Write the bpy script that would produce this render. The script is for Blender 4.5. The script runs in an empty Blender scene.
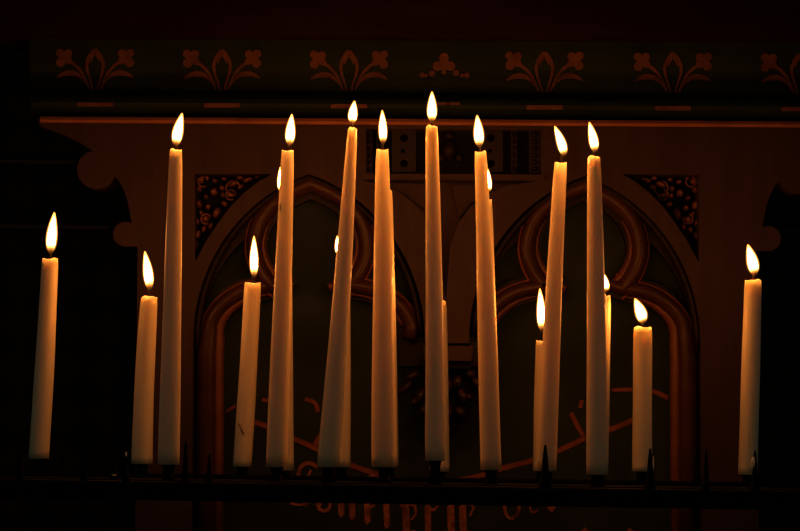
import bpy, bmesh, math, random
from mathutils import Vector, Matrix
from mathutils.geometry import tessellate_polygon
random.seed(7)
scn = bpy.context.scene
COL = scn.collection
R = math.radians

# ------------------------------------------------------------------ camera
F = 2500.0; D = 2.5; ZC = 1.085
pitch = math.atan((400 - 265.5) / F); roll = R(0.6)
fw = Vector((0, math.cos(pitch), math.sin(pitch)))
up0 = Vector((0, -math.sin(pitch), math.cos(pitch)))
rt0 = Vector((1, 0, 0))
rt = rt0 * math.cos(roll) + up0 * math.sin(roll)
up = up0 * math.cos(roll) - rt0 * math.sin(roll)
CAM = Vector((0, -D, ZC))
cd = bpy.data.cameras.new('camera'); cam = bpy.data.objects.new('camera', cd)
COL.objects.link(cam)
cd.sensor_width = 36; cd.lens = F * 36 / 800
cam.matrix_world = Matrix(((rt.x, up.x, -fw.x, CAM.x), (rt.y, up.y, -fw.y, CAM.y), (rt.z, up.z, -fw.z, CAM.z), (0, 0, 0, 1)))
scn.camera = cam

def P(px, py, Y):
    """the point of the place that stands at depth Y on the sight line of a photo point"""
    d = fw + rt * ((px - 400) / F) - up * ((py - 265.5) / F)
    return CAM + d * ((Y + D) / d.y)

def mm(Y):          # metres per photo pixel at depth Y
    return (Y + D) / F

# --------------------------------------------------------------- materials
def new_mat(name):
    m = bpy.data.materials.new(name); m.use_nodes = True
    nt = m.node_tree
    return m, nt, nt.nodes['Principled BSDF']

def mat_simple(name, col, rough=0.5, var=0.0, scale=20, spec=0.5, metal=0.0, bump=0.0, stretch=(1, 1, 1), coat=0.0):
    m, nt, b = new_mat(name)
    b.inputs['Roughness'].default_value = rough
    b.inputs['Specular IOR Level'].default_value = spec
    b.inputs['Metallic'].default_value = metal
    b.inputs['Coat Weight'].default_value = coat
    b.inputs['Base Color'].default_value = (*col, 1)
    if var or bump:
        tc = nt.nodes.new('ShaderNodeTexCoord'); mp = nt.nodes.new('ShaderNodeMapping')
        mp.inputs['Scale'].default_value = stretch
        nz = nt.nodes.new('ShaderNodeTexNoise'); nz.inputs['Scale'].default_value = scale
        nz.inputs['Detail'].default_value = 6
        nt.links.new(tc.outputs['Object'], mp.inputs['Vector']); nt.links.new(mp.outputs['Vector'], nz.inputs['Vector'])
        if var:
            rp = nt.nodes.new('ShaderNodeValToRGB')
            rp.color_ramp.elements[0].position = .3; rp.color_ramp.elements[1].position = .7
            rp.color_ramp.elements[0].color = (*[c * (1 - var) for c in col], 1)
            rp.color_ramp.elements[1].color = (*[min(1, c * (1 + var)) for c in col], 1)
            nt.links.new(nz.outputs['Fac'], rp.inputs['Fac']); nt.links.new(rp.outputs['Color'], b.inputs['Base Color'])
        if bump:
            bp = nt.nodes.new('ShaderNodeBump'); bp.inputs['Strength'].default_value = bump; bp.inputs['Distance'].default_value = .002
            nt.links.new(nz.outputs['Fac'], bp.inputs['Height']); nt.links.new(bp.outputs['Normal'], b.inputs['Normal'])
    return m

M = {}
M['board'] = mat_simple('reddish_stained_oak', (0.02166, 0.01273, 0.01186), .6, .14, 14, 0.04, bump=.15, stretch=(6, 6, .7))
M['frieze'] = mat_simple('dark_red_paint', (0.00864, 0.00234, 0.00360), .6, .2, 10, 0.03, bump=.1, stretch=(.7, 6, 6))
M['cove'] = mat_simple('olive_paint', (0.00468, 0.00841, 0.00507), .6, .3, 16, 0.05, bump=.1)
M['fillet'] = mat_simple('red_gold_line', (0.14365, 0.05205, 0.02603), .5, .2, 30, 0.06)
M['stencil'] = mat_simple('orange_stencil_paint', (0.05413, 0.02197, 0.01369), .6, .3, 60, 0.05)
M['rib'] = mat_simple('varnished_moulding', (0.02317, 0.00875, 0.00524), .33, .3, 18, 0.1, bump=.2)
M['roll'] = mat_simple('lit_rib_edge_red', (.062, .020, .0085), .42, .25, 40, .15, bump=.1)  # candlelight on the ribs' inner side, put into a brighter red
M['tracery'] = mat_simple('dark_brown_tracery', (0.00608, 0.00321, 0.00237), .5, .3, 18, 0.08)
M['ground'] = mat_simple('olive_brown_ground', (0.00995, 0.01358, 0.01040), .7, .3, 12, 0.02)
M['foliage'] = mat_simple('glossy_carved_foliage', (0.08701, 0.03209, 0.01856), .33, .5, 90, 0.15, coat=.3)
M['capital'] = mat_simple('dark_carved_capital', (.013, .0055, .0032), .4, .5, 90, .12)
M['dark_recess'] = mat_simple('near_black_recess', (0.00086, 0.00050, 0.00041), .6, .2, 20, 0.05)  # near-black colour behind the carved leaves, relief and corbel
M['ribbon'] = mat_simple('orange_scroll_and_bead_highlight', (0.09446, 0.02839, 0.01256), .6, .3, 60, 0.03)  # scroll paint, also the highlight painted on the beads
M['letter'] = mat_simple('faded_gold_letter_paint', (0.13013, 0.04563, 0.01775), .6, .6, 90, 0.03)
M['iron'] = mat_simple('black_wrought_iron', (.0018, .0018, .0019), .55, .4, 80, .03, bump=.3)
M['wick'] = mat_simple('charred_wick', (.012, .009, .008), .8, spec=.1)
M['scratch'] = mat_simple('reddish_dark_scratch', (.20, .07, .04), .7)  # reddish-dark colour of the small mark on one candle
M['stone'] = mat_simple('dark_stone_ledge', (0.025, 0.026, 0.022), .45, .3, 20, 0.1)
M['floor'] = mat_simple('worn_stone_floor', (.12, .105, .085), .6, .3, 3, .3)

def wax_material():
    m, nt, b = new_mat('white_wax')
    b.inputs['Base Color'].default_value = (.76, .62, .40, 1)
    b.inputs['Roughness'].default_value = .42
    b.inputs['Subsurface Weight'].default_value = .40
    b.inputs['Subsurface Radius'].default_value = (1.0, .66, .40)
    b.inputs['Subsurface Scale'].default_value = .040
    b.inputs['Specular IOR Level'].default_value = .35
    tc = nt.nodes.new('ShaderNodeTexCoord'); nz = nt.nodes.new('ShaderNodeTexNoise')
    nz.inputs['Scale'].default_value = 45; nz.inputs['Detail'].default_value = 3
    bp = nt.nodes.new('ShaderNodeBump'); bp.inputs['Strength'].default_value = .12; bp.inputs['Distance'].default_value = .002
    nt.links.new(tc.outputs['Object'], nz.inputs['Vector']); nt.links.new(nz.outputs['Fac'], bp.inputs['Height'])
    nt.links.new(bp.outputs['Normal'], b.inputs['Normal'])
    return m
M['wax'] = wax_material()

FLAME_L = 200.0
def flame_material():
    m = bpy.data.materials.new('candle_flame'); m.use_nodes = True
    nt = m.node_tree; nt.nodes.clear()
    at = nt.nodes.new('ShaderNodeAttribute'); at.attribute_name = 'along'
    rs = nt.nodes.new('ShaderNodeValToRGB')             # strength along the flame
    e = rs.color_ramp.elements
    e[0].position = 0; e[0].color = (.0002, .0002, .0002, 1)
    e[1].position = .19; e[1].color = (.006, .006, .006, 1)
    x = e.new(.10); x.color = (.001, .001, .001, 1)
    x = e.new(.34); x.color = (1, 1, 1, 1)
    x = e.new(.25); x.color = (.06, .06, .06, 1)
    x = e.new(.85); x.color = (.9, .9, .9, 1)
    x = e.new(1.0); x.color = (.004, .004, .004, 1)
    m2 = nt.nodes.new('ShaderNodeMath'); m2.operation = 'MULTIPLY'; m2.inputs[1].default_value = FLAME_L
    em = nt.nodes.new('ShaderNodeEmission'); em.inputs['Color'].default_value = (1, .29, .046, 1)
    tr = nt.nodes.new('ShaderNodeBsdfTransparent')
    mx = nt.nodes.new('ShaderNodeMixShader')
    ra = nt.nodes.new('ShaderNodeValToRGB')
    ra.color_ramp.elements[0].position = .04; ra.color_ramp.elements[0].color = (.0, .0, .0, 1)
    ra.color_ramp.elements[1].position = .30
    out = nt.nodes.new('ShaderNodeOutputMaterial')
    L = nt.links.new
    L(at.outputs['Fac'], rs.inputs['Fac']); L(at.outputs['Fac'], ra.inputs['Fac'])
    L(rs.outputs['Color'], m2.inputs[0]); L(m2.outputs[0], em.inputs['Strength'])
    L(ra.outputs['Color'], mx.inputs['Fac']); L(tr.outputs[0], mx.inputs[1]); L(em.outputs[0], mx.inputs[2])
    L(mx.outputs[0], out.inputs['Surface'])
    return m
M['flame'] = flame_material()
def mantle_material():                     # the thin cooler outer zone of a flame
    m = bpy.data.materials.new('flame_mantle'); m.use_nodes = True
    nt = m.node_tree; nt.nodes.clear()
    lw = nt.nodes.new('ShaderNodeLayerWeight'); lw.inputs['Blend'].default_value = .5
    rp = nt.nodes.new('ShaderNodeValToRGB'); e = rp.color_ramp.elements
    e[0].position = 0; e[0].color = (1, 1, 1, 1); e[1].position = .85; e[1].color = (0, 0, 0, 1)
    x = e.new(.30); x.color = (.9, .9, .9, 1); x = e.new(.55); x.color = (.22, .22, .22, 1)
    at = nt.nodes.new('ShaderNodeAttribute'); at.attribute_name = 'along'
    ra = nt.nodes.new('ShaderNodeValToRGB'); f = ra.color_ramp.elements
    f[0].position = .12; f[0].color = (.0, .0, .0, 1); f[1].position = .42
    mu = nt.nodes.new('ShaderNodeMath'); mu.operation = 'MULTIPLY'
    m2 = nt.nodes.new('ShaderNodeMath'); m2.operation = 'MULTIPLY'; m2.inputs[1].default_value = 2.2
    em = nt.nodes.new('ShaderNodeEmission'); em.inputs['Color'].default_value = (1, .36, .06, 1)
    tr = nt.nodes.new('ShaderNodeBsdfTransparent'); ad = nt.nodes.new('ShaderNodeAddShader')
    out = nt.nodes.new('ShaderNodeOutputMaterial'); L = nt.links.new
    L(lw.outputs['Facing'], rp.inputs['Fac']); L(at.outputs['Fac'], ra.inputs['Fac'])
    L(rp.outputs['Color'], mu.inputs[0]); L(ra.outputs['Color'], mu.inputs[1]); L(mu.outputs[0], m2.inputs[0])
    L(m2.outputs[0], em.inputs['Strength']); L(tr.outputs[0], ad.inputs[0]); L(em.outputs[0], ad.inputs[1])
    L(ad.outputs[0], out.inputs['Surface'])
    m.cycles.emission_sampling = 'NONE'
    return m
M['mantle'] = mantle_material()

def back_wall_material():
    m, nt, b = new_mat('dark_patterned_wall')
    b.inputs['Roughness'].default_value = .75; b.inputs['Specular IOR Level'].default_value = .03
    tc = nt.nodes.new('ShaderNodeTexCoord'); mp = nt.nodes.new('ShaderNodeMapping')
    mp.inputs['Rotation'].default_value = (0, R(45), 0); mp.inputs['Scale'].default_value = (24, 24, 24)
    ck = nt.nodes.new('ShaderNodeTexChecker'); ck.inputs['Scale'].default_value = 1
    ck.inputs['Color1'].default_value = (.006, .008, .006, 1); ck.inputs['Color2'].default_value = (.011, .012, .009, 1)
    nt.links.new(tc.outputs['Object'], mp.inputs['Vector']); nt.links.new(mp.outputs['Vector'], ck.inputs['Vector'])
    nt.links.new(ck.outputs['Color'], b.inputs['Base Color'])
    return m
M['wall'] = back_wall_material()

# ----------------------------------------------------------------- helpers
def link(name, bm, mat, parent=None, smooth=False, origin=None):
    me = bpy.data.meshes.new(name)
    bmesh.ops.recalc_face_normals(bm, faces=bm.faces)
    if parent is not None: origin = Vector(parent.matrix_world.translation if parent.parent is None else parent_world(parent))
    if origin is not None: bmesh.ops.translate(bm, verts=bm.verts, vec=-origin)
    bm.to_mesh(me); bm.free()
    me.materials.append(mat)
    if smooth:
        for p in me.polygons: p.use_smooth = True
    o = bpy.data.objects.new(name, me); COL.objects.link(o)
    if parent is not None: o.parent = parent
    elif origin is not None: o.location = origin
    WORLD[o.name] = origin if origin is not None else Vector((0, 0, 0))
    return o
WORLD = {}
def parent_world(o): return WORLD[o.name]

def empty(name, loc, label, cat, group=None):
    o = bpy.data.objects.new(name, None); COL.objects.link(o); o.location = loc
    o.empty_display_size = .02
    o.matrix_world = Matrix.Translation(loc)
    o['label'] = label; o['category'] = cat
    if group: o['group'] = group
    WORLD[o.name] = Vector(loc)
    return o

def plate(bm, loops, Y, th):
    """a flat board: photo-space outline (first loop) with holes, front at depth Y, thickness th; Y may be a function of the photo point"""
    fy = Y if callable(Y) else (lambda x, y: Y)
    W = [[P(x, y, fy(x, y)) for x, y in lp] for lp in loops]
    tris = tessellate_polygon([[Vector((p.x, p.z, 0)) for p in lp] for lp in W])
    flat = [p for lp in W for p in lp]
    a = [bm.verts.new(p) for p in flat]
    b = [bm.verts.new(p + Vector((0, th, 0))) for p in flat]
    for t in tris:
        try:
            bm.faces.new([a[i] for i in t]); bm.faces.new([b[i] for i in reversed(t)])
        except ValueError: pass
    k = 0
    for lp in W:
        n = len(lp)
        for i in range(n):
            j = (i + 1) % n
            try: bm.faces.new((a[k + i], a[k + j], b[k + j], b[k + i]))
            except ValueError: pass
        k += n

def sweep(bm, pts, radii, n=12, closed=False):
    """an elliptical moulding swept along world points lying in an upright plane; radii = list of (in-plane, depth)"""
    N = len(pts); rings = []
    for i, p in enumerate(pts):
        q0 = pts[(i - 1) % N] if (i > 0 or closed) else p
        q1 = pts[(i + 1) % N] if (i < N - 1 or closed) else p
        t = (q1 - q0); t.y = 0; t.normalize()
        nr = Vector((t.z, 0, -t.x))
        ra, rb = radii[i] if isinstance(radii, list) else radii
        rings.append([bm.verts.new(p + nr * (ra * math.cos(2 * math.pi * k / n)) + Vector((0, 1, 0)) * (rb * math.sin(2 * math.pi * k / n))) for k in range(n)])
    last = N if closed else N - 1
    for i in range(last):
        r0, r1 = rings[i], rings[(i + 1) % N]
        for k in range(n):
            bm.faces.new((r0[k], r0[(k + 1) % n], r1[(k + 1) % n], r1[k]))
    if not closed:
        bm.faces.new(list(reversed(rings[0]))); bm.faces.new(rings[-1])

def pxsweep(bm, path, Y, rpx, rdepth, n=12, closed=False):
    fy = Y if callable(Y) else (lambda x, y: Y)
    pts = [P(x, y, fy(x, y)) for x, y in path]
    if isinstance(rpx, (list, tuple)):
        rad = [(r * mm(.4), rdepth) for r in rpx]
    else: rad = (rpx * mm(.4), rdepth)
    sweep(bm, pts, rad, n, closed)

def smooth_path(pts, per=6):
    """Catmull-Rom through photo points"""
    out = []; n = len(pts)
    for i in range(n - 1):
        p0 = pts[max(i - 1, 0)]; p1 = pts[i]; p2 = pts[i + 1]; p3 = pts[min(i + 2, n - 1)]
        for s in range(per):
            t = s / per
            out.append(tuple(.5 * ((2 * p1[k]) + (-p0[k] + p2[k]) * t + (2 * p0[k] - 5 * p1[k] + 4 * p2[k] - p3[k]) * t * t + (-p0[k] + 3 * p1[k] - 3 * p2[k] + p3[k]) * t ** 3) for k in (0, 1)))
    out.append(pts[-1])
    return out

def arc(cx, cy, r, a0, a1, n=14):     # degrees, 0 = right, 90 = up in the photo
    return [(cx + r * math.cos(R(a0 + (a1 - a0) * i / n)), cy - r * math.sin(R(a0 + (a1 - a0) * i / n))) for i in range(n + 1)]

def mir(p):                            # the screen is symmetrical about its middle
    return (894 - p[0], p[1] + (447 - p[0]) * .014)
def mirl(l): return [mir(p) for p in l]

def blob(bm, c, rx, ry, rz, rot=0, seg=10, rings=7, dent=0):
    m = Matrix.Translation(c) @ Matrix.Rotation(rot, 4, 'Y') @ Matrix.Diagonal((rx, ry, rz, 1))
    r = bmesh.ops.create_uvsphere(bm, u_segments=seg, v_segments=rings, radius=1, matrix=m)
    return r['verts']

def box(bm, x0, x1, y0, y1, z0, z1):
    bmesh.ops.create_cube(bm, size=1, matrix=Matrix.Translation(((x0 + x1) / 2, (y0 + y1) / 2, (z0 + z1) / 2)) @ Matrix.Diagonal((x1 - x0, y1 - y0, z1 - z0, 1)))

def lathe(bm, c, prof, n=16):
    """profile of (radius, z) around an upright axis through c"""
    rings = []
    for r, z in prof:
        if r < 1e-6: rings.append([bm.verts.new((c[0], c[1], c[2] + z))])
        else: rings.append([bm.verts.new((c[0] + r * math.cos(2 * math.pi * k / n), c[1] + r * math.sin(2 * math.pi * k / n), c[2] + z)) for k in range(n)])
    for a, b in zip(rings, rings[1:]):
        for k in range(n):
            k2 = (k + 1) % n
            if len(a) == 1 and len(b) == 1: continue
            if len(a) == 1: bm.faces.new((a[0], b[k2], b[k]))
            elif len(b) == 1: bm.faces.new((a[k], a[k2], b[0]))
            else: bm.faces.new((a[k], a[k2], b[k2], b[k]))
    if len(rings[0]) > 1: bm.faces.new(list(reversed(rings[0])))
    if len(rings[-1]) > 1: bm.faces.new(rings[-1])

# ------------------------------------------------------------- the setting
def struct(name, bm, mat):
    o = link(name, bm, mat); o['kind'] = 'structure'; return o
WALL_Y = .80
bm = bmesh.new(); box(bm, -2.2, 2.2, -4.0, WALL_Y, -.05, 0); struct('floor', bm, M['floor'])
bm = bmesh.new(); box(bm, -2.2, 2.2, WALL_Y, WALL_Y + .1, 0, 3.0); struct('wall_back', bm, M['wall'])
for i, (yy, xa, xb) in enumerate(((161, -40, 75), (226, -40, 108))):
    bm = bmesh.new()
    for a, b, s in ((xa, xb, 0), (894 - xb, 894 - xa, 4)):
        p0 = P(a, yy + s - 2, WALL_Y - .04); p1 = P(b, yy + s + 3, WALL_Y - .04)
        box(bm, p0.x, p1.x, WALL_Y - .04, WALL_Y, min(p0.z, p1.z), max(p0.z, p1.z))
    struct('trim_%d' % (i + 1), bm, M['stone'])

# --------------------------------------------------------- the carved screen
YB = .40                     # face of the boards
base = P(447, 500, YB + .03); base.z = 0
screen = empty('carved_screen', base, 'dark red-brown carved wooden screen with twin pointed trefoil arches and painted cornice behind the candles', 'altar screen')
zfloor_px = 3200

def floor_pt(px):            # where the board's upright edge meets the floor
    return px
# bracketed outline of the board, left side from the cornice down
left_edge = [(36, 118), (40, 126), (60, 133), (78, 141.5), (93.5, 151.5)]
left_edge += arc(96.5, 169.5, 19.5, 112, 338, 18)
left_edge += [(119, 181), (124, 190), (128, 203), (131, 219)]
left_edge += arc(125.5, 234, 12.5, 58, 275, 12)
left_edge += [(137.5, 246.5), (135, 560)]
LB = P(135, 560, YB); RB = P(mir((135, 560))[0], mir((135, 560))[1], YB)

def arch_left():             # pointed arch opening, left one, from its foot over the apex to the middle pier
    pts = [(191, 560), (193, 345)]
    Rr = 168; cy = 340; cx = 193 + Rr
    a_end = math.degrees(math.acos((cx - 309) / Rr))
    pts += [(cx - Rr * math.cos(R(a_end * i / 18)), cy - Rr * math.sin(R(a_end * i / 18))) for i in range(1, 19)]
    top = pts[-1][1]
    k = (cy - 174) / (cy - top)
    pts = pts[:2] + [(x, cy - (cy - y) * k) for x, y in pts[2:]]
    right = [(618 - x, y) for x, y in reversed(pts[2:-1])]
    return pts + right + [(425, 343)]
AL = arch_left()
AR = mirl(AL)
hole = AL + list(reversed(AR))
sp_l = [(194.5, 174), (272, 174), (258, 182), (244, 193), (231, 206), (219, 222), (208, 238), (195, 262)]
sp_r = mirl(sp_l)
sp_r = [(x, y - 2.5) for x, y in sp_r]
mid_sp = [(362, 180), (535, 181), (508, 186), (487, 194), (470, 207), (458, 224), (450, 246), (446, 300), (438, 246), (430, 224), (418, 207), (401, 193), (382, 185)]
rel = [(366, 129), (541, 130), (541, 176), (366, 175)]

bm = bmesh.new()
outline = left_edge + list(reversed(mirl(left_edge)))
plate(bm, [outline, hole, sp_l, sp_r, mid_sp, rel], YB, .05)
p = P(135, 559, YB)
# the two outer stiles and the foot rail run on down to the floor
for xa, xb in ((135, 191), (703, 759)):
    p0 = P(xa, 559, YB); p1 = P(xb, 559, YB)
    box(bm, p0.x, p1.x, YB, YB + .05, 0, p0.z + .004)
pa = P(191, 700, YB); pb = P(703, 700, YB)
box(bm, pa.x, pb.x, YB, YB + .05, 0, pa.z)
link('board', bm, M['board'], screen)

bm = bmesh.new()
p0 = P(150, 168, YB + .052); p1 = P(745, 168, YB + .052)
box(bm, p0.x, p1.x, YB + .052, YB + .075, 0, P(447, 124, YB + .052).z)
gp = link('painted_ground', bm, M['ground'], screen); gp['label'] = 'olive brown painted back panel'

# tracery plates with trefoil openings
CX = 310.5
low = [(222, 335), (224, 325), (231, 315), (243, 306), (257, 301), (270, 299), (284, 293), (296, 284)]
upl = [(296, 284), (285, 279), (275, 268), (269, 255), (268, 243), (272, 228), (282, 215), (295, 206), (310.5, 199)]
lowS = smooth_path(low, 4); upS = smooth_path(upl, 4)
half = [(218, 565), (221, 345)] + lowS + upS[1:]
tref = half + [(621 - x, y) for x, y in reversed(half[:-1])]
eye = smooth_path([(247, 240), (238, 245), (222, 266), (211, 288), (204, 310), (220, 292), (236, 281), (252, 276), (249, 262), (247, 240)], 3)[:-1]
eye2 = [(621 - x, y) for x, y in reversed(eye)]
outl = AL + [(425, 366), (399, 366), (400, 345)] + list(reversed(tref))[2:]
for mf in (lambda l: l, mirl):
    bm = bmesh.new(); plate(bm, [mf(outl), mf(eye), mf(eye2)], YB + .030, .02)
    tp = link('tracery', bm, M['tracery'], screen); tp['label'] = 'dark trefoil tracery plate'
    # rounded ribs along the lobes
    def off(path, d):
        o = []
        for i, (x, y) in enumerate(path):
            a = path[max(i - 1, 0)]; b = path[min(i + 1, len(path) - 1)]
            tx, ty = b[0] - a[0], b[1] - a[1]; L = math.hypot(tx, ty) or 1
            o.append((x + ty / L * d, y - tx / L * d))
        return o
    jamb_l = [(205, 566), (206, 450), (206.5, 352)] + off(lowS, 13.5)[2:-6] + [(284, 283)]
    jamb_r = [(621 - x, y) for x, y in jamb_l[3:]]
    jamb_r = [(409, 338)] + jamb_r
    lobe = [(288, 280)] + off(upS, 14)[5:]
    lobe[-1] = (310.5, 183.5)
    lobe = lobe + [(621 - x, y) for x, y in reversed(lobe[:-1])]
    rr = [10, 10, 10, 9] + [8] * (len(jamb_l) - 4); rr[-1] = 4; rr[-2] = 7; rr[-3] = 9
    # red roll paints the candlelit inner side of the ribs, thinning as it fades
    lw_ = off(lowS, 4.5)[1:-1]; uw_ = off(upS, 4.5)[1:-1]
    def tp_(n, a, b, full): return [a if i < full else a + (b - a) * (i - full) / max(1, n - 1 - full) for i in range(n)]
    jl = [(216.5, 566), (217.5, 450), (218, 352), (218.5, 338)] + lw_[:20]
    jr = [(621 - x, y) for x, y in lw_[2:20]]
    us = uw_[:22]
    for pth, rad_ in ((jl, tp_(len(jl), 6.2, 1.0, 6)), (jr, [1.5, 2.5, 3.5] + tp_(len(jr) - 3, 4, 1.0, 2)), (us, tp_(len(us), 4.2, .8, 6)), ([(621 - x, y) for x, y in us], tp_(len(us), 4.2, .8, 6))):
        bm = bmesh.new(); pxsweep(bm, mf(pth), YB + .029, rad_, .009, 12)
        ir = link('lit_edge_roll', bm, M['roll'], screen, True); ir['label'] = 'red roll painting the candlelit edge of the trefoil opening'
    bm = bmesh.new(); pxsweep(bm, mf(jamb_l), YB + .024, rr, .013, 14)
    link('lobe_rib', bm, M['rib'], screen, True)
    rr = [8] * len(jamb_r); rr[-1] = 4; rr[-2] = 7; rr[-3] = 9
    bm = bmesh.new(); pxsweep(bm, mf(jamb_r), YB + .024, rr, .015, 14)
    link('lobe_rib', bm, M['rib'], screen, True)
    n = len(lobe); rr = [8.5] * n; rr[0] = rr[-1] = 4; rr[1] = rr[-2] = 7
    bm = bmesh.new(); pxsweep(bm, mf(lobe), YB + .024, rr, .015, 14)
    link('lobe_rib', bm, M['rib'], screen, True)
    # fine bead just outside each rib, its highlight put into the orange paint
    for path in (off(lowS, 21)[1:-2], off(upS, 22)[4:-4], [(621 - x, y) for x, y in off(lowS, 21)[1:-2]], [(621 - x, y) for x, y in off(upS, 22)[4:-4]]):
        bm = bmesh.new(); pxsweep(bm, mf(path), YB + .024, 1.5, .005, 8)
        link('bead', bm, M['ribbon'], screen, True)
    # hollow chamfer lining the pointed arch
    path = AL[1:-1]
    bm = bmesh.new(); pxsweep(bm, mf([(x + (309 - x) * .035, y + 4) for x, y in path]), YB + .020, 4, .012, 10)
    am = link('arch_moulding', bm, M['tracery'], screen, True); am['label'] = 'dark roll lining the pointed arch'

# carved foliage of the two outer spandrels
def spandrel(loop, leaves):
    bm = bmesh.new(); plate(bm, [loop], YB + .045, .006)
    link('spandrel_recess', bm, M['dark_recess'], screen)
    bm = bmesh.new()
    for (x, y, rx, rz, rot) in leaves:
        s = mm(YB)
        blob(bm, P(x, y, YB + .034), rx * s, .011, rz * s, R(rot))
    return bm
lv = [(200, 180, 4.5, 4, 20), (199, 189, 3, 3.5, 0), (207, 178, 2.5, 2, 0), (214, 192, 4, 4, 0), (199, 204, 3.2, 5, -10), (208, 207, 3, 3, 0), (217, 213, 4, 6, 25),
      (206, 219, 4, 4, 40), (198, 235, 3, 5, 10), (197, 247, 2, 6, 5), (233, 184, 6, 3, -25), (231, 195, 5, 3, 10), (248, 180, 6, 2.5, -20), (224, 179, 3, 2, 0), (198, 222, 2, 4, 0), (258, 177, 4, 1.6, -10), (241, 187, 4, 2.4, -30), (222, 188, 3, 3, 0), (215, 181, 3, 2.4, 20), (225, 204, 4, 3, 30), (211, 226, 3, 4, 25), (201, 213, 2.4, 3, 0), (204, 229, 2.6, 4, 20), (206, 197, 2.6, 2.6, 0), (240, 178, 4, 2, 0), (223, 195, 2.6, 3, 0)]
bm = spandrel(sp_l, lv)
for c in ((203, 182, 5), (233, 188, 7), (231, 195, 5), (206, 219, 5)):
    pxsweep(bm, arc(c[0], c[1], c[2], 20, 300, 12), YB + .030, 1.0, .004, 6)
sf = link('spandrel_foliage', bm, M['foliage'], screen, True); sf['label'] = 'carved leaves in a pierced corner'
bm = spandrel(sp_r, [(894 - x, y + (447 - x) * .014 - 2.5, a, b, -c) for x, y, a, b, c in lv])
for c in ((691, 182, 5), (661, 188, 7), (663, 195, 5), (688, 219, 5)):
    pxsweep(bm, arc(c[0], c[1], c[2], 160, 440, 12), YB + .030, 1.0, .004, 6)
sf = link('spandrel_foliage', bm, M['foliage'], screen, True); sf['label'] = 'carved leaves in a pierced corner'

# middle spandrel: sunk field with a small shield-like knop
bm = bmesh.new(); plate(bm, [mid_sp], YB + .022, .02)
plate(bm, [[(374, 184), (410, 184), (428, 184), (436, 215), (420, 206), (400, 192)]], YB + .012, .012)
plate(bm, [[(452, 186), (528, 185), (488, 191), (470, 204), (459, 218), (455, 200)]], YB + .012, .012)
ms = link('middle_spandrel', bm, M['board'], screen)
# relief band over it
bm = bmesh.new(); plate(bm, [rel], YB + .030, .012)
link('relief_ground', bm, M['dark_recess'], screen)
def ring(cx, cy, r): return arc(cx, cy, r, 0, 330, 11)
for cxx in (404, 491):
    bm = bmesh.new()
    plate(bm, [[(cxx - 12, 130), (cxx + 12, 130), (cxx + 12, 172), (cxx - 12, 172)], ring(cxx, 138, 4), ring(cxx, 163.5, 4), ring(cxx - 1 + (10 if cxx < 440 else -10) * .0, 151, 2.2)], YB + .008, .022)
    link('pierced_block', bm, M['tracery'], screen)
bm = bmesh.new()
blob(bm, P(449, 150, YB + .022), 8 * mm(.4), .014, 11 * mm(.4))
blob(bm, P(441, 158, YB + .026), 5 * mm(.4), .010, 6 * mm(.4)); blob(bm, P(459, 158, YB + .026), 5 * mm(.4), .010, 6 * mm(.4))
blob(bm, P(449, 136, YB + .026), 6 * mm(.4), .010, 5 * mm(.4))
link('boss', bm, M['tracery'], screen, True)
for xs in (514, 534.5, 379.5, 369):
    bm = bmesh.new(); w = 3.2 if xs != 534.5 else 5.5
    plate(bm, [[(xs - w, 131), (xs + w, 131), (xs + w, 173), (xs - w, 173)]], YB + .010, .02)
    for k in range(6):
        blob(bm, P(xs, 135 + k * 6.8, YB + .009), w * .7 * mm(.4), .005, 2.6 * mm(.4), 0, 8, 5)
    link('carved_slat', bm, M['tracery'], screen)
bm = bmesh.new(); plate(bm, [[(362, 173.5), (545, 174.5), (545, 180), (362, 179)]], YB - .004, .03)
link('relief_sill', bm, M['board'], screen)

# corbel between the arches: abacus, leafy capital, pendant
bm = bmesh.new()
plate(bm, [[(423, 345.5), (473, 346), (471, 361), (425, 360.5)]], YB - .015, .065)
link('abacus', bm, M['board'], screen)
bm = bmesh.new()
plate(bm, [[(419, 360.5), (475, 361), (470, 369), (424, 368)]], YB - .006, .055)
plate(bm, [[(404, 368), (490, 369), (484, 392), (468, 420), (447, 440), (424, 419), (410, 392)]], YB + .018, .03)
link('corbel_bell', bm, M['dark_recess'], screen)
bm = bmesh.new(); random.seed(3)
for (x, y, rx, rz, rot) in [(405, 388, 3.5, 11, 42), (412, 376, 4, 8, 55), (420, 396, 5, 8, 20), (431, 380, 5, 7, -15), (424, 410, 5, 6, 30), (437, 398, 5, 9, 0), (447, 385, 6, 8, 0), (447, 412, 6, 9, 0),
                            (457, 382, 5, 7, 15), (463, 396, 5, 8, -25), (470, 374, 5, 6, -40), (469, 397, 4, 4, 0), (478, 384, 4, 8, -45), (460, 412, 5, 6, -30), (486, 378, 4, 7, -50), (447, 428, 4, 7, 0), (414, 402, 4, 5, 30)]:
    blob(bm, P(x, y, YB + .008), rx * mm(.4), .012, rz * mm(.4), R(rot))
cf = link('capital_foliage', bm, M['capital'], screen, True); cf['label'] = 'knot of carved leaves under the middle block'

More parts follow.
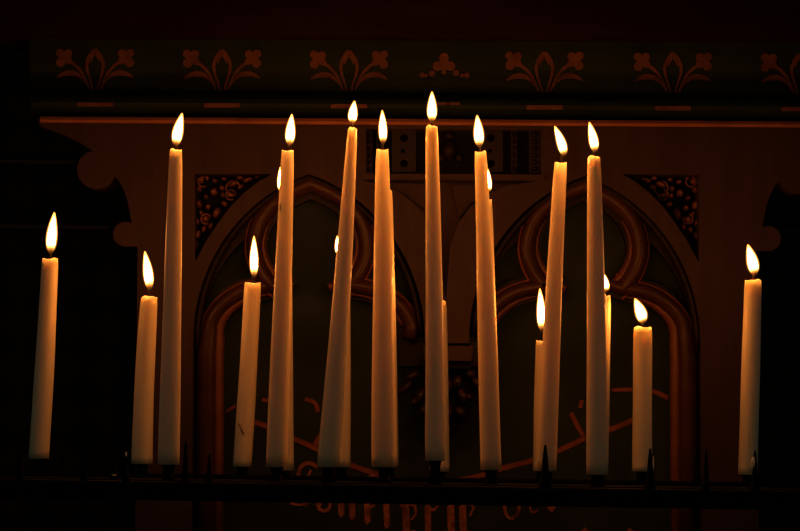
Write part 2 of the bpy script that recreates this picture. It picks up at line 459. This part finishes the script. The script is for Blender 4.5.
# cornice: hollow between a roll and the frieze board
def cove_Y(x, y):
    yy = y - (x - 349) * .0065
    if yy > 90: return YB - .002
    return YB - .002 - .040 * max(0, (90 - yy) / 52) ** 1.8
XL, XR = 30, 868
def rowprof(x):                          # profile rows (photo y at x=349, depth)
    s = (x - 349) * .0065
    rows = [(-60, .335), (37, .335), (37.5, .350)]
    rows += [(y, cove_Y(349, y) + 0.0) for y in range(38, 91, 4)]
    rows += [(92, YB)]
    n = 8
    for i in range(n + 1):
        a = math.pi * i / n
        rows.append((104 - 10.5 * math.cos(a), YB - .002 - .036 * math.sin(a) ** .8))
    rows += [(116, YB)]
    return [(y + s, Y) for y, Y in rows]
def profile_strip(bm, xa, xb, rows_a, rows_b, back):
    A = [P(xa, y, Y) for y, Y in rows_a]; B = [P(xb, y, Y) for y, Y in rows_b]
    A += [Vector((A[0].x, back, A[-1].z)), Vector((A[0].x, back, A[0].z))]
    B += [Vector((B[0].x, back, B[-1].z)), Vector((B[0].x, back, B[0].z))]
    a = [bm.verts.new(p) for p in A]; b = [bm.verts.new(p) for p in B]
    n = len(a)
    for i in range(n):
        bm.faces.new((a[i], a[(i + 1) % n], b[(i + 1) % n], b[i]))
    bm.faces.new(list(reversed(a))); bm.faces.new(b)
ra, rb = rowprof(XL), rowprof(XR)
bm = bmesh.new(); profile_strip(bm, XL - 40, XR + 40, ra[:2], rb[:2], .46)
link('frieze_board', bm, M['frieze'], screen)
bm = bmesh.new(); profile_strip(bm, XL, XR, ra[2:], rb[2:], .46)
link('cornice', bm, M['cove'], screen)
bm = bmesh.new()
profile_strip(bm, 40, 854, [(y - 2.0, Y) for y, Y in ((118.4, .401), (118.6, .380), (121.5, .377), (124.4, .380), (124.6, .401))],
              [(y + 3.3, Y) for y, Y in ((118.4, .401), (118.6, .380), (121.5, .377), (124.4, .380), (124.6, .401))], .41)
fl = link('fillet', bm, M['fillet'], screen); fl['label'] = 'thin red-gold line under the cornice'

# stencilled flowers in the hollow of the cornice
def fy_front(x, y): return cove_Y(x, y) - .0012
def patch(bm, loop, Yf=None):
    plate(bm, [loop], Yf or fy_front, .0011)
def strip_loop(path, w0, w1):
    L, Rr = [], []
    n = len(path)
    for i, (x, y) in enumerate(path):
        a = path[max(i - 1, 0)]; b = path[min(i + 1, n - 1)]
        tx, ty = b[0] - a[0], b[1] - a[1]; l = math.hypot(tx, ty) or 1
        t = i / (n - 1); w = w0 + (w1 - w0) * t if not callable(w0) else w0(t)
        L.append((x - ty / l * w / 2, y + tx / l * w / 2)); Rr.append((x + ty / l * w / 2, y - tx / l * w / 2))
    return L + Rr[::-1]
def strip(bm, path, w0, w1, Yf=None):
    path = smooth_path(path, 4)
    loop = strip_loop(path, w0, w1); n = len(path)
    for i in range(n - 1):
        q = [loop[i], loop[i + 1], loop[2 * n - 2 - i], loop[2 * n - 1 - i]]
        patch(bm, q, Yf)
def roll_Y(x, y): return YB - .002 - .036 - .0015
def flower(cx):
    s = (cx - 349) * .0065
    bm = bmesh.new()
    def T(p): return (cx + p[0], p[1] + s)
    for sg in (-1, 1):
        for (dx, dy, r) in ((31, 59, 5), (27, 55, 4.2), (35, 54.5, 4.2), (26.5, 62, 3.6), (34.5, 64, 4.6)):
            patch(bm, [T((sg * dx + r * math.cos(a * .5236), dy + r * math.sin(a * .5236))) for a in range(12)], lambda x, y, d=dx + dy: fy_front(x, y) - (d % 7) * .00012)
        strip(bm, [T((sg * x, y)) for x, y in ((26, 63), (20, 66.5), (14, 73), (10, 80), (6, 90))], lambda t: 3.4 - 1.6 * t, 0)
        strip(bm, [T((sg * x, y)) for x, y in ((38, 79), (32, 75.8), (25, 74.6), (18, 76), (12, 81), (7, 88))], lambda t: 1 + 4.2 * math.sin(math.pi * min(1, t * 1.15 + .02)) if t < .8 else 1.2, 0)
        strip(bm, [T((sg * x, y)) for x, y in ((0, 51), (5.5, 58), (8.2, 66), (7.2, 74), (4, 84), (2.5, 91))], lambda t: 4 - 2.4 * t, 0, lambda x, y: fy_front(x, y) - .0004)
        strip(bm, [T((sg * x, y)) for x, y in ((1, 55), (3, 59), (4.5, 64))], 3.2, .8, lambda x, y: fy_front(x, y) - .0007)
    patch(bm, [T((-18, 104)), T((18, 104)), T((18, 108.2)), T((-18, 108.2))], roll_Y)
    o = link('stencilled_flower', bm, M['stencil'], screen)
    o['label'] = 'orange stencilled flower on the cornice'
for cx in (95, 222, 349, 544.5, 673, 800): flower(cx)
bm = bmesh.new()
for i, (x, y, r) in enumerate(((444, 58, 5), (444, 65, 5.5), (437.5, 66, 4.8), (450.5, 66, 4.8), (444, 72, 2.4), (432, 73.5, 3), (456, 73, 3.2), (422, 75, 2.6), (467, 75.4, 2.6), (426, 75.5, 1.8), (462, 75.5, 1.8))):
    patch(bm, [(x + r * math.cos(a * .5236), y + r * math.sin(a * .5236)) for a in range(12)], lambda x, y, i=i: fy_front(x, y) - i * .0001)
for a, b in ((434, 447), (449, 460)):
    patch(bm, [(a, 102.3), (b, 102.3), (b, 105), (a, 105)], roll_Y)
o = link('stencilled_flower', bm, M['stencil'], screen); o['label'] = 'small orange trefoil stencil in the middle of the cornice'

# painted scroll and black-letter line on the back panel
YG = YB + .052
def gY(x, y): return YG - .0012
bm = bmesh.new()
for path, w in (([(226, 412), (240, 404), (256, 404)], 3), ([(262, 400), (285, 401)], 4), ([(305, 399), (315, 403), (318, 412)], 4),
                ([(252, 421), (268, 427), (290, 437), (315, 448), (345, 463), (378, 474), (405, 480), (440, 482), (475, 477), (500, 469), (530, 461), (560, 450), (590, 436), (612, 429), (640, 417)], 5),
                ([(328, 416), (322, 432), (314, 446)], 4.5), ([(347, 420), (335, 452)], 3),
                ([(584, 437), (577, 425), (571, 413)], 4.5), ([(580, 408), (582, 400)], 4), ([(612, 390), (634, 389.5)], 3.5), ([(652, 391), (660, 394), (668, 398)], 4.5)):
    strip(bm, path, w, w, gY)
ps = link('painted_scroll', bm, M['ribbon'], screen); ps['label'] = 'orange painted ribbon outline'

def letters(bm):
    """black-letter minims along a sagging line; (x of stroke foot, y of foot, height, kind)"""
    def minim(x, y, h, w=5, lean=0.0):
        patch(bm, [(x - w / 2, y - 4), (x, y), (x + w / 2 + 1, y - 4), (x + w / 2, y - h + 3), (x + 1, y - h), (x - w / 2 - 1, y - h + 4)], lambda a, b: gY(a, b))
    def bar(pts, w): strip(bm, pts, w, w * .6, lambda a, b: gY(a, b) - .0004)
    # C
    bar([(318, 467), (309, 463), (301, 467), (298, 478), (300, 494), (306, 506)], 4.5); bar([(290, 503), (300, 505), (309, 503)], 2.5); bar([(306, 480), (311, 470)], 3)
    minim(318, 509, 32); bar([(318, 508), (324, 511), (330, 506), (331, 484)], 4); bar([(319, 478), (326, 476), (331, 482)], 3)              # o
    minim(341, 518, 34); bar([(341, 488), (347, 483), (352, 490)], 3); minim(352, 521, 35)                                                # n
    minim(367, 525, 48); bar([(367, 480), (373, 475), (379, 479)], 4); bar([(361, 494), (374, 497)], 3); bar([(369, 508), (375, 505)], 3)    # f
    minim(386.5, 529, 36); bar([(387, 496), (393, 492), (397, 498)], 4)                                                                    # r
    minim(406, 535, 34, 6); bar([(400, 506), (408, 504), (416, 506)], 3.5); bar([(414, 504), (416, 513), (411, 520)], 3); bar([(407, 534), (415, 530)], 3)   # e
    minim(428, 537, 34); bar([(427, 506), (433, 510), (438, 506)], 3.5)                                                                     # r
    minim(451, 537, 34, 6); bar([(450, 498), (453, 494)], 3)                                                                              # i
    minim(463, 536, 33, 6); bar([(463, 505), (470, 504), (474, 508)], 3.5); bar([(474, 507), (470, 516)], 2.5); bar([(464, 535), (472, 532)], 3)   # e
    bar([(504, 480), (504, 500), (506, 514), (511, 519)], 4); bar([(511, 519), (518, 513), (519, 498), (514, 484)], 3.5)                     # v
    bar([(531, 486), (529, 500), (532, 512), (538, 510)], 2.5); bar([(531, 496), (538, 490)], 2)                                          # e
    patch(bm, [(551.5, 503), (556, 507), (552, 512.5), (547, 508)], gY); bar([(551, 480), (551, 505)], 2.5)
    patch(bm, [(585, 527), (589, 531), (585, 536), (580, 532)], gY); patch(bm, [(629, 528), (634, 531), (630, 535), (626, 532)], gY)
bm = bmesh.new(); letters(bm)
lt = link('lettering', bm, M['letter'], screen); lt['label'] = 'faded gold black-letter line along the ribbon'

# ----------------------------------------------------------------- the rack
YF, YM, Y2, YR = -.06, 0.0, .032, .19            # front, middle and rear rail
def rail_top(px): return 477.0 + px * .0152
def rail_py(px, Y):
    """photo height of a rail's top at depth Y (rails share one level)"""
    z = P(px, rail_top(px), YM).z
    lo, hi = 440.0, 520.0
    for _ in range(40):
        m_ = (lo + hi) / 2
        if P(px, m_, Y).z > z: lo = m_
        else: hi = m_
    return lo
rb_ = P(400, rail_top(400), YM); rb_.z = 0
rack = empty('candle_rack', rb_, 'black iron candle rack with rails and rows of spikes holding the burning candles', 'candle rack')
RH = .018
for Y in (YF, YM, Y2, YR):
    bm = bmesh.new()
    a = P(-120, rail_py(-120, Y), Y); b = P(920, rail_py(920, Y), Y)
    vs = []
    for q in (a, b):
        vs.append([bm.verts.new((q.x, Y + dy, q.z + dz)) for dy, dz in ((-.011, -.002), (-.009, 0), (.009, 0), (.011, -.002), (.011, -RH), (-.011, -RH))])
    for k in range(6): bm.faces.new((vs[0][k], vs[0][(k + 1) % 6], vs[1][(k + 1) % 6], vs[1][k]))
    bm.faces.new(vs[0][::-1]); bm.faces.new(vs[1])
    link('rail', bm, M['iron'], rack)
for px in (-100, 400, 900):
    bm = bmesh.new(); q = P(px, rail_top(px), YM)
    box(bm, q.x - .010, q.x + .010, YF, YR, q.z - .016, q.z - .004)
    link('cross_bar', bm, M['iron'], rack)
for px in (-100, 900):
    q = P(px, rail_top(px), YM)
    for Y in (YF, YR):
        bm = bmesh.new(); lathe(bm, (q.x, Y, 0), [(.016, 0), (.016, .01), (.009, .02), (.009, q.z - .010)], 12)
        link('leg', bm, M['iron'], rack)

def socket(px, py_base, Y, wpx):
    b = P(px, py_base, Y); t = P(px, rail_py(px, Y), Y)
    h = b.z - t.z
    s = mm(Y); r = wpx * s / 2
    h = max(h, .004)
    bm = bmesh.new()
    lathe(bm, (t.x, Y, t.z - .001), [(r * 1.05, 0), (r * 1.05, h * .25), (r * .82, h * .35), (r * .85, h * .8), (r, h * .88), (r, h + .0008)], 16)
    link('candle_socket', bm, M['iron'], rack, True)
def spike(px, py_tip, Y, w=9, beads=False, glint=None):
    t = P(px, rail_py(px, Y), Y); tip = P(px, py_tip, Y)
    h = tip.z - t.z; r = w * mm(Y) / 2
    bm = bmesh.new()
    if beads:
        prof = [(r, 0)]
        for k in range(7):
            z = h * (.08 + .11 * k); rr = r * (1 - .09 * k)
            prof += [(rr * .65, z), (rr, z + h * .05)]
        prof += [(r * .2, h * .93), (0, h)]
    else:
        prof = [(r * 1.1, 0), (r * 1.1, h * .12), (r * .85, h * .16), (r * .42, h * .75), (r * .22, h * .97), (0, h)]
    lathe(bm, (t.x, Y, t.z - .001), prof, 14)
    o = link('spike', bm, M['iron'], rack, True)
    if glint:                               # pale drop: spilt wax on one spike, painted glints on the others
        bm = bmesh.new(); gx, gy, gw, gh = glint
        c = P(gx, gy, Y); c.y -= r * .8
        blob(bm, c, gw * mm(Y) / 2, .003, gh * mm(Y) / 2)
        w_ = link('wax_and_glint_drop', bm, M['wax'], o, True); w_['label'] = 'pale drop, partly spilt wax, partly a painted glint'
spike(545, 443, YF, 11)
spike(650, 447, YF, 10, glint=(653, 463, 1.2, 14))
spike(697.5, 448, YR, 7); spike(706, 448, YF, 8)
spike(755, 449, YF, 9, glint=(752.6, 462, 4, 11))
spike(185, 438, YF, 8, beads=True)
spike(20, 437, YF, 8); spike(83, 447, YF, 8, beads=True); spike(64, 452, YR, 7); spike(105, 440, YR, 8)
spike(125.5, 446, YF, 8, glint=(126.5, 454, 1.8, 5)); spike(209, 452, YF, 7)
spike(114, 455, YM, 7, glint=(114, 475, 5, 1.8))

# -------------------------------------------------------------- the candles
def candle(label, Y, top, tw, bot, bw, flame, fw_, curve=0.0, drips=(), wick_bend=0.0):
    """top/bot: photo points of the middle of the wax top and foot; tw/bw widths; flame = (tip, foot) photo points"""
    s = mm(Y)
    B = P(bot[0], bot[1], Y); T = P(top[0], top[1], Y)
    root = empty('taper_candle', B, label, 'candle', 'burning white taper candles on the iron rack')
    bm = bmesh.new()
    N = 26; n = 24; rings = []
    rnd = random.Random(int(top[0] * 7 + top[1]))
    ph = rnd.random() * 6
    for i in range(N + 1):
        t = i / N                      # 0 top .. 1 foot
        c = T.lerp(B, t) + Vector((curve * s * math.sin(math.pi * t), 0, 0))
        w = tw + (bw - tw) * (1 - (1 - t) ** 1.5)
        r = w * s / 2 * (1 + .012 * math.sin(9 * t + ph))
        if i == 0: r *= .93
        rings.append((c, r))
    V = []
    for i, (c, r) in enumerate(rings):
        ring_ = []
        for k in range(n):
            a = 2 * math.pi * k / n
            dz = 0
            if i == 0: dz = .0009 * math.sin(2 * a + ph) + .0005 * math.sin(5 * a)
            ring_.append(bm.verts.new(c + Vector((r * math.cos(a), r * math.sin(a), dz))))
        V.append(ring_)
    for a, b in zip(V, V[1:]):
        for k in range(n): bm.faces.new((a[k], b[k], b[(k + 1) % n], a[(k + 1) % n]))
    # melted cup at the top
    c, r = rings[0]
    prev = V[0]
    for fr, dz in ((.80, -.0004), (.55, -.0022), (.25, -.0026)):
        nr = [bm.verts.new(c + Vector((r * fr * math.cos(2 * math.pi * k / n), r * fr * math.sin(2 * math.pi * k / n), dz))) for k in range(n)]
        for k in range(n): bm.faces.new((prev[k], prev[(k + 1) % n], nr[(k + 1) % n], nr[k]))
        prev = nr
    bm.faces.new(prev)
    bm.faces.new(V[-1][::-1])
    link('wax_stick', bm, M['wax'], root, True)
    for (dx, y0, y1, w) in drips:      # runs of wax: offset from the axis in photo pixels, from y0 to y1
        bm = bmesh.new()
        for k in range(6):
            y = y0 + (y1 - y0) * k / 5; t = (y - top[1]) / (bot[1] - top[1])
            cx = top[0] + (bot[0] - top[0]) * t + curve * math.sin(math.pi * t) + dx
            hw = (tw + (bw - tw) * (1 - (1 - t) ** 1.5)) / 2
            q = P(cx, y, Y); q.y -= s * math.sqrt(max(.5, hw * hw - dx * dx)) * .97
            blob(bm, q, w * s / 2 * (.8 + .08 * k), w * s / 2, (y1 - y0) * s / 7 + .0005, 0, 8, 6)
        link('wax_drip', bm, M['wax'], root, True)
    # flame along a bent axis
    tip = P(*flame[0], Y); foot = P(*flame[1], Y)
    wt = T + Vector((0, 0, -.0026))
    wick_end = foot.lerp(tip, .24)
    bm = bmesh.new()
    pts = [wt, wt.lerp(wick_end, .45) + Vector((wick_bend * s, 0, 0)), wick_end + Vector((wick_bend * .6 * s, 0, 0))]
    sweep(bm, pts, [(.0011, .0011), (.0012, .0012), (.0009, .0009)], 8)
    link('wick', bm, M['wick'], root, True)
    def flame_mesh(widen, stretch):
        bm = bmesh.new(); lay = bm.verts.layers.float.new('along')
        K = 22; n = 16; prev = None
        ax = (tip - foot)
        side = Vector((ax.z, 0, -ax.x)).normalized()
        rw = fw_ * .93 * widen * s / 2
        lean = (flame[0][0] - flame[1][0])
        for i in range(K + 1):
            t = i / K
            c = foot.lerp(tip, t * stretch) - side * (math.copysign(.10 * abs(lean), lean) * s * math.sin(math.pi * t))
            g = (math.sin(math.pi * min(1, t ** .74)) ** .78) if t < 1 else 0
            prof = max(g, 0) * rw
            if t < .12: prof = max(prof, rw * .30 * (t / .12) ** .5)
            if i in (0, K):
                v = bm.verts.new(c); v[lay] = t; rg = [v]
            else:
                rg = []
                for k in range(n):
                    a = 2 * math.pi * k / n
                    v = bm.verts.new(c + side * (prof * math.cos(a)) + Vector((0, 1, 0)) * (prof * math.sin(a))); v[lay] = t; rg.append(v)
            if prev:
                for k in range(n):
                    k2 = (k + 1) % n
                    if len(prev) == 1: bm.faces.new((prev[0], rg[k2], rg[k]))
                    elif len(rg) == 1: bm.faces.new((prev[k], prev[k2], rg[0]))
                    else: bm.faces.new((prev[k], prev[k2], rg[k2], rg[k]))
            prev = rg
        return bm
    fl_ = link('flame', flame_mesh(.72, .90), M['flame'], root, True)
    link('flame_mantle', flame_mesh(1.05, .99), M['mantle'], fl_, True)
    socket(bot[0], bot[1], Y, min(13, bw * .62))
    return root

A, A2, Bk = YM, Y2, YR
candle('white candle tilted to the right, standing alone at the left end of the rack', Bk, (50.2, 259), 16.5, (38.8, 458.5), 20.5, ((54.6, 211), (50.3, 256)), 12.5, .5)
candle('short white candle close beside the leftmost tall taper, tilted right', Bk, (149.3, 297), 17, (141.8, 463.8), 21, ((144.6, 250), (150, 292)), 11.5, -1.0)
candle('leftmost of the tall tapers, standing left of the carved leaf corner', A, (175.9, 150), 12.8, (168.5, 464.5), 21.5, ((182.5, 112), (175.3, 148)), 12.5)
candle('short white candle with a small dark scratch near its foot', Bk, (252.7, 283), 16.5, (242.2, 466.5), 18.5, ((254, 234.5), (254, 280)), 10, .5)
candle('tall front taper with a small flame peeping out at its left side', A2, (287.7, 151), 12.4, (276.5, 467), 21.5, ((292, 113), (289.5, 147.5)), 11.5, 0, drips=((-5, 205, 211, 2),))
candle('rear taper mostly hidden, its small flame left of the tall taper over the left arch', Bk, (284.5, 197), 12, (284, 470.3), 19.5, ((280.2, 166), (281.2, 194)), 8.5)
candle('strongly tilted tall taper leaning right, crossing the left arch', A, (352.5, 128.5), 9.6, (328, 467), 22, ((354.6, 100), (352, 125)), 10.8, 1.2)
candle('rear taper behind the strongly tilted tall taper, only its right edge and flame tip showing', Bk, (343, 258), 14, (340.8, 467), 19.5, ((337.2, 235), (338.6, 256)), 8)
candle('tall upright front taper at the right side of the left arch', A2, (382.3, 150), 12.5, (384, 467), 25, ((382.2, 109), (383.2, 146)), 10)
candle('rear taper hidden close behind the tall taper at the right side of the left arch', Bk, (386.2, 191), 12.5, (388.8, 465.5), 19.5, ((384, 155), (384.5, 188)), 8)
candle('tallest front taper with the highest flame, in front of the pier between the arches', A, (431.7, 126.5), 12.2, (435, 460.5), 19.6, ((432, 90.5), (432, 124)), 11.5, .8)
candle('shorter rear taper behind the tallest one, showing along its right edge', Bk, (439.8, 301), 13.5, (439.5, 471.3), 19.8, ((438, 260), (439, 298)), 8)
candle('tall front taper tilted left at the left side of the right arch', A2, (480.6, 152), 12, (491, 469.8), 21, ((477, 114), (479.6, 149)), 12, .5)
candle('rear taper whose small flame peeps out right of the tall left-tilted taper', Bk, (485.8, 200), 12.5, (491.5, 469), 19, ((487.8, 168), (488.6, 194)), 8)
candle('tall front taper tilted right with a left-leaning flame, inside the right arch', A2, (560.7, 163), 12.7, (546.5, 471), 19.5, ((554.3, 125), (565.2, 158)), 11, -1.0)
candle('short rear candle left of the right-tilted taper, its flame beside that taper', Bk, (542.5, 341), 13.5, (542.5, 471), 19, ((539.8, 287), (542, 334)), 10.5)
candle('tall upright front taper in the middle of the right arch', A, (594, 157), 13.3, (597.2, 474.5), 21.5, ((589, 121), (595.6, 154)), 11, .6)
candle('rear candle half hidden right of the upright right-arch taper, with a pale wax run', Bk, (604, 296), 13.5, (598.5, 473.5), 19, ((602.2, 271), (607, 293)), 8.5, drips=((0.8, 298, 320, 3),))
candle('short thick candle with a fat left-leaning flame, near the right side of the right arch', Bk, (642.8, 327.5), 18.5, (642, 471.3), 19.6, ((634.5, 297.5), (644.2, 325)), 13.5)
candle('white candle standing alone at the right end of the rack', Bk, (753.2, 280.5), 17.5, (747.8, 474.5), 19.4, ((747.5, 243.5), (755.2, 277)), 13.5)

# the dark scratch on one candle
sc_root = [o for o in bpy.data.objects if o.get('label', '').startswith('short white candle with a small dark')][0]
bm = bmesh.new()
for a, b in (((239, 423.5), (245, 434.5)), ((241.5, 430), (243, 433))):
    p0 = P(*a, Bk); p1 = P(*b, Bk); off_ = Vector((0, -9.1 * mm(Bk), 0))
    sweep(bm, [p0 + off_, (p0 + p1) / 2 + off_, p1 + off_], (.0006, .0012), 6)
link('scratch', bm, M['scratch'], sc_root)

# ------------------------------------------------------------- light, world
w = bpy.data.worlds.new('dim_nave'); scn.world = w; w.use_nodes = True
bg = w.node_tree.nodes['Background']
bg.inputs['Color'].default_value = (.85, 1.0, .78, 1); bg.inputs['Strength'].default_value = .034
scn.view_settings.view_transform = 'Standard'; scn.view_settings.look = 'None'
scn.view_settings.gamma = 1; scn.view_settings.use_curve_mapping = False
scn.view_settings.exposure = 0.0
scn.cycles.use_denoising = True
scn.cycles.max_bounces = 8; scn.cycles.transparent_max_bounces = 12
scn.cycles.caustics_reflective = False; scn.cycles.caustics_refractive = False
scn.cycles.sample_clamp_indirect = 4.0
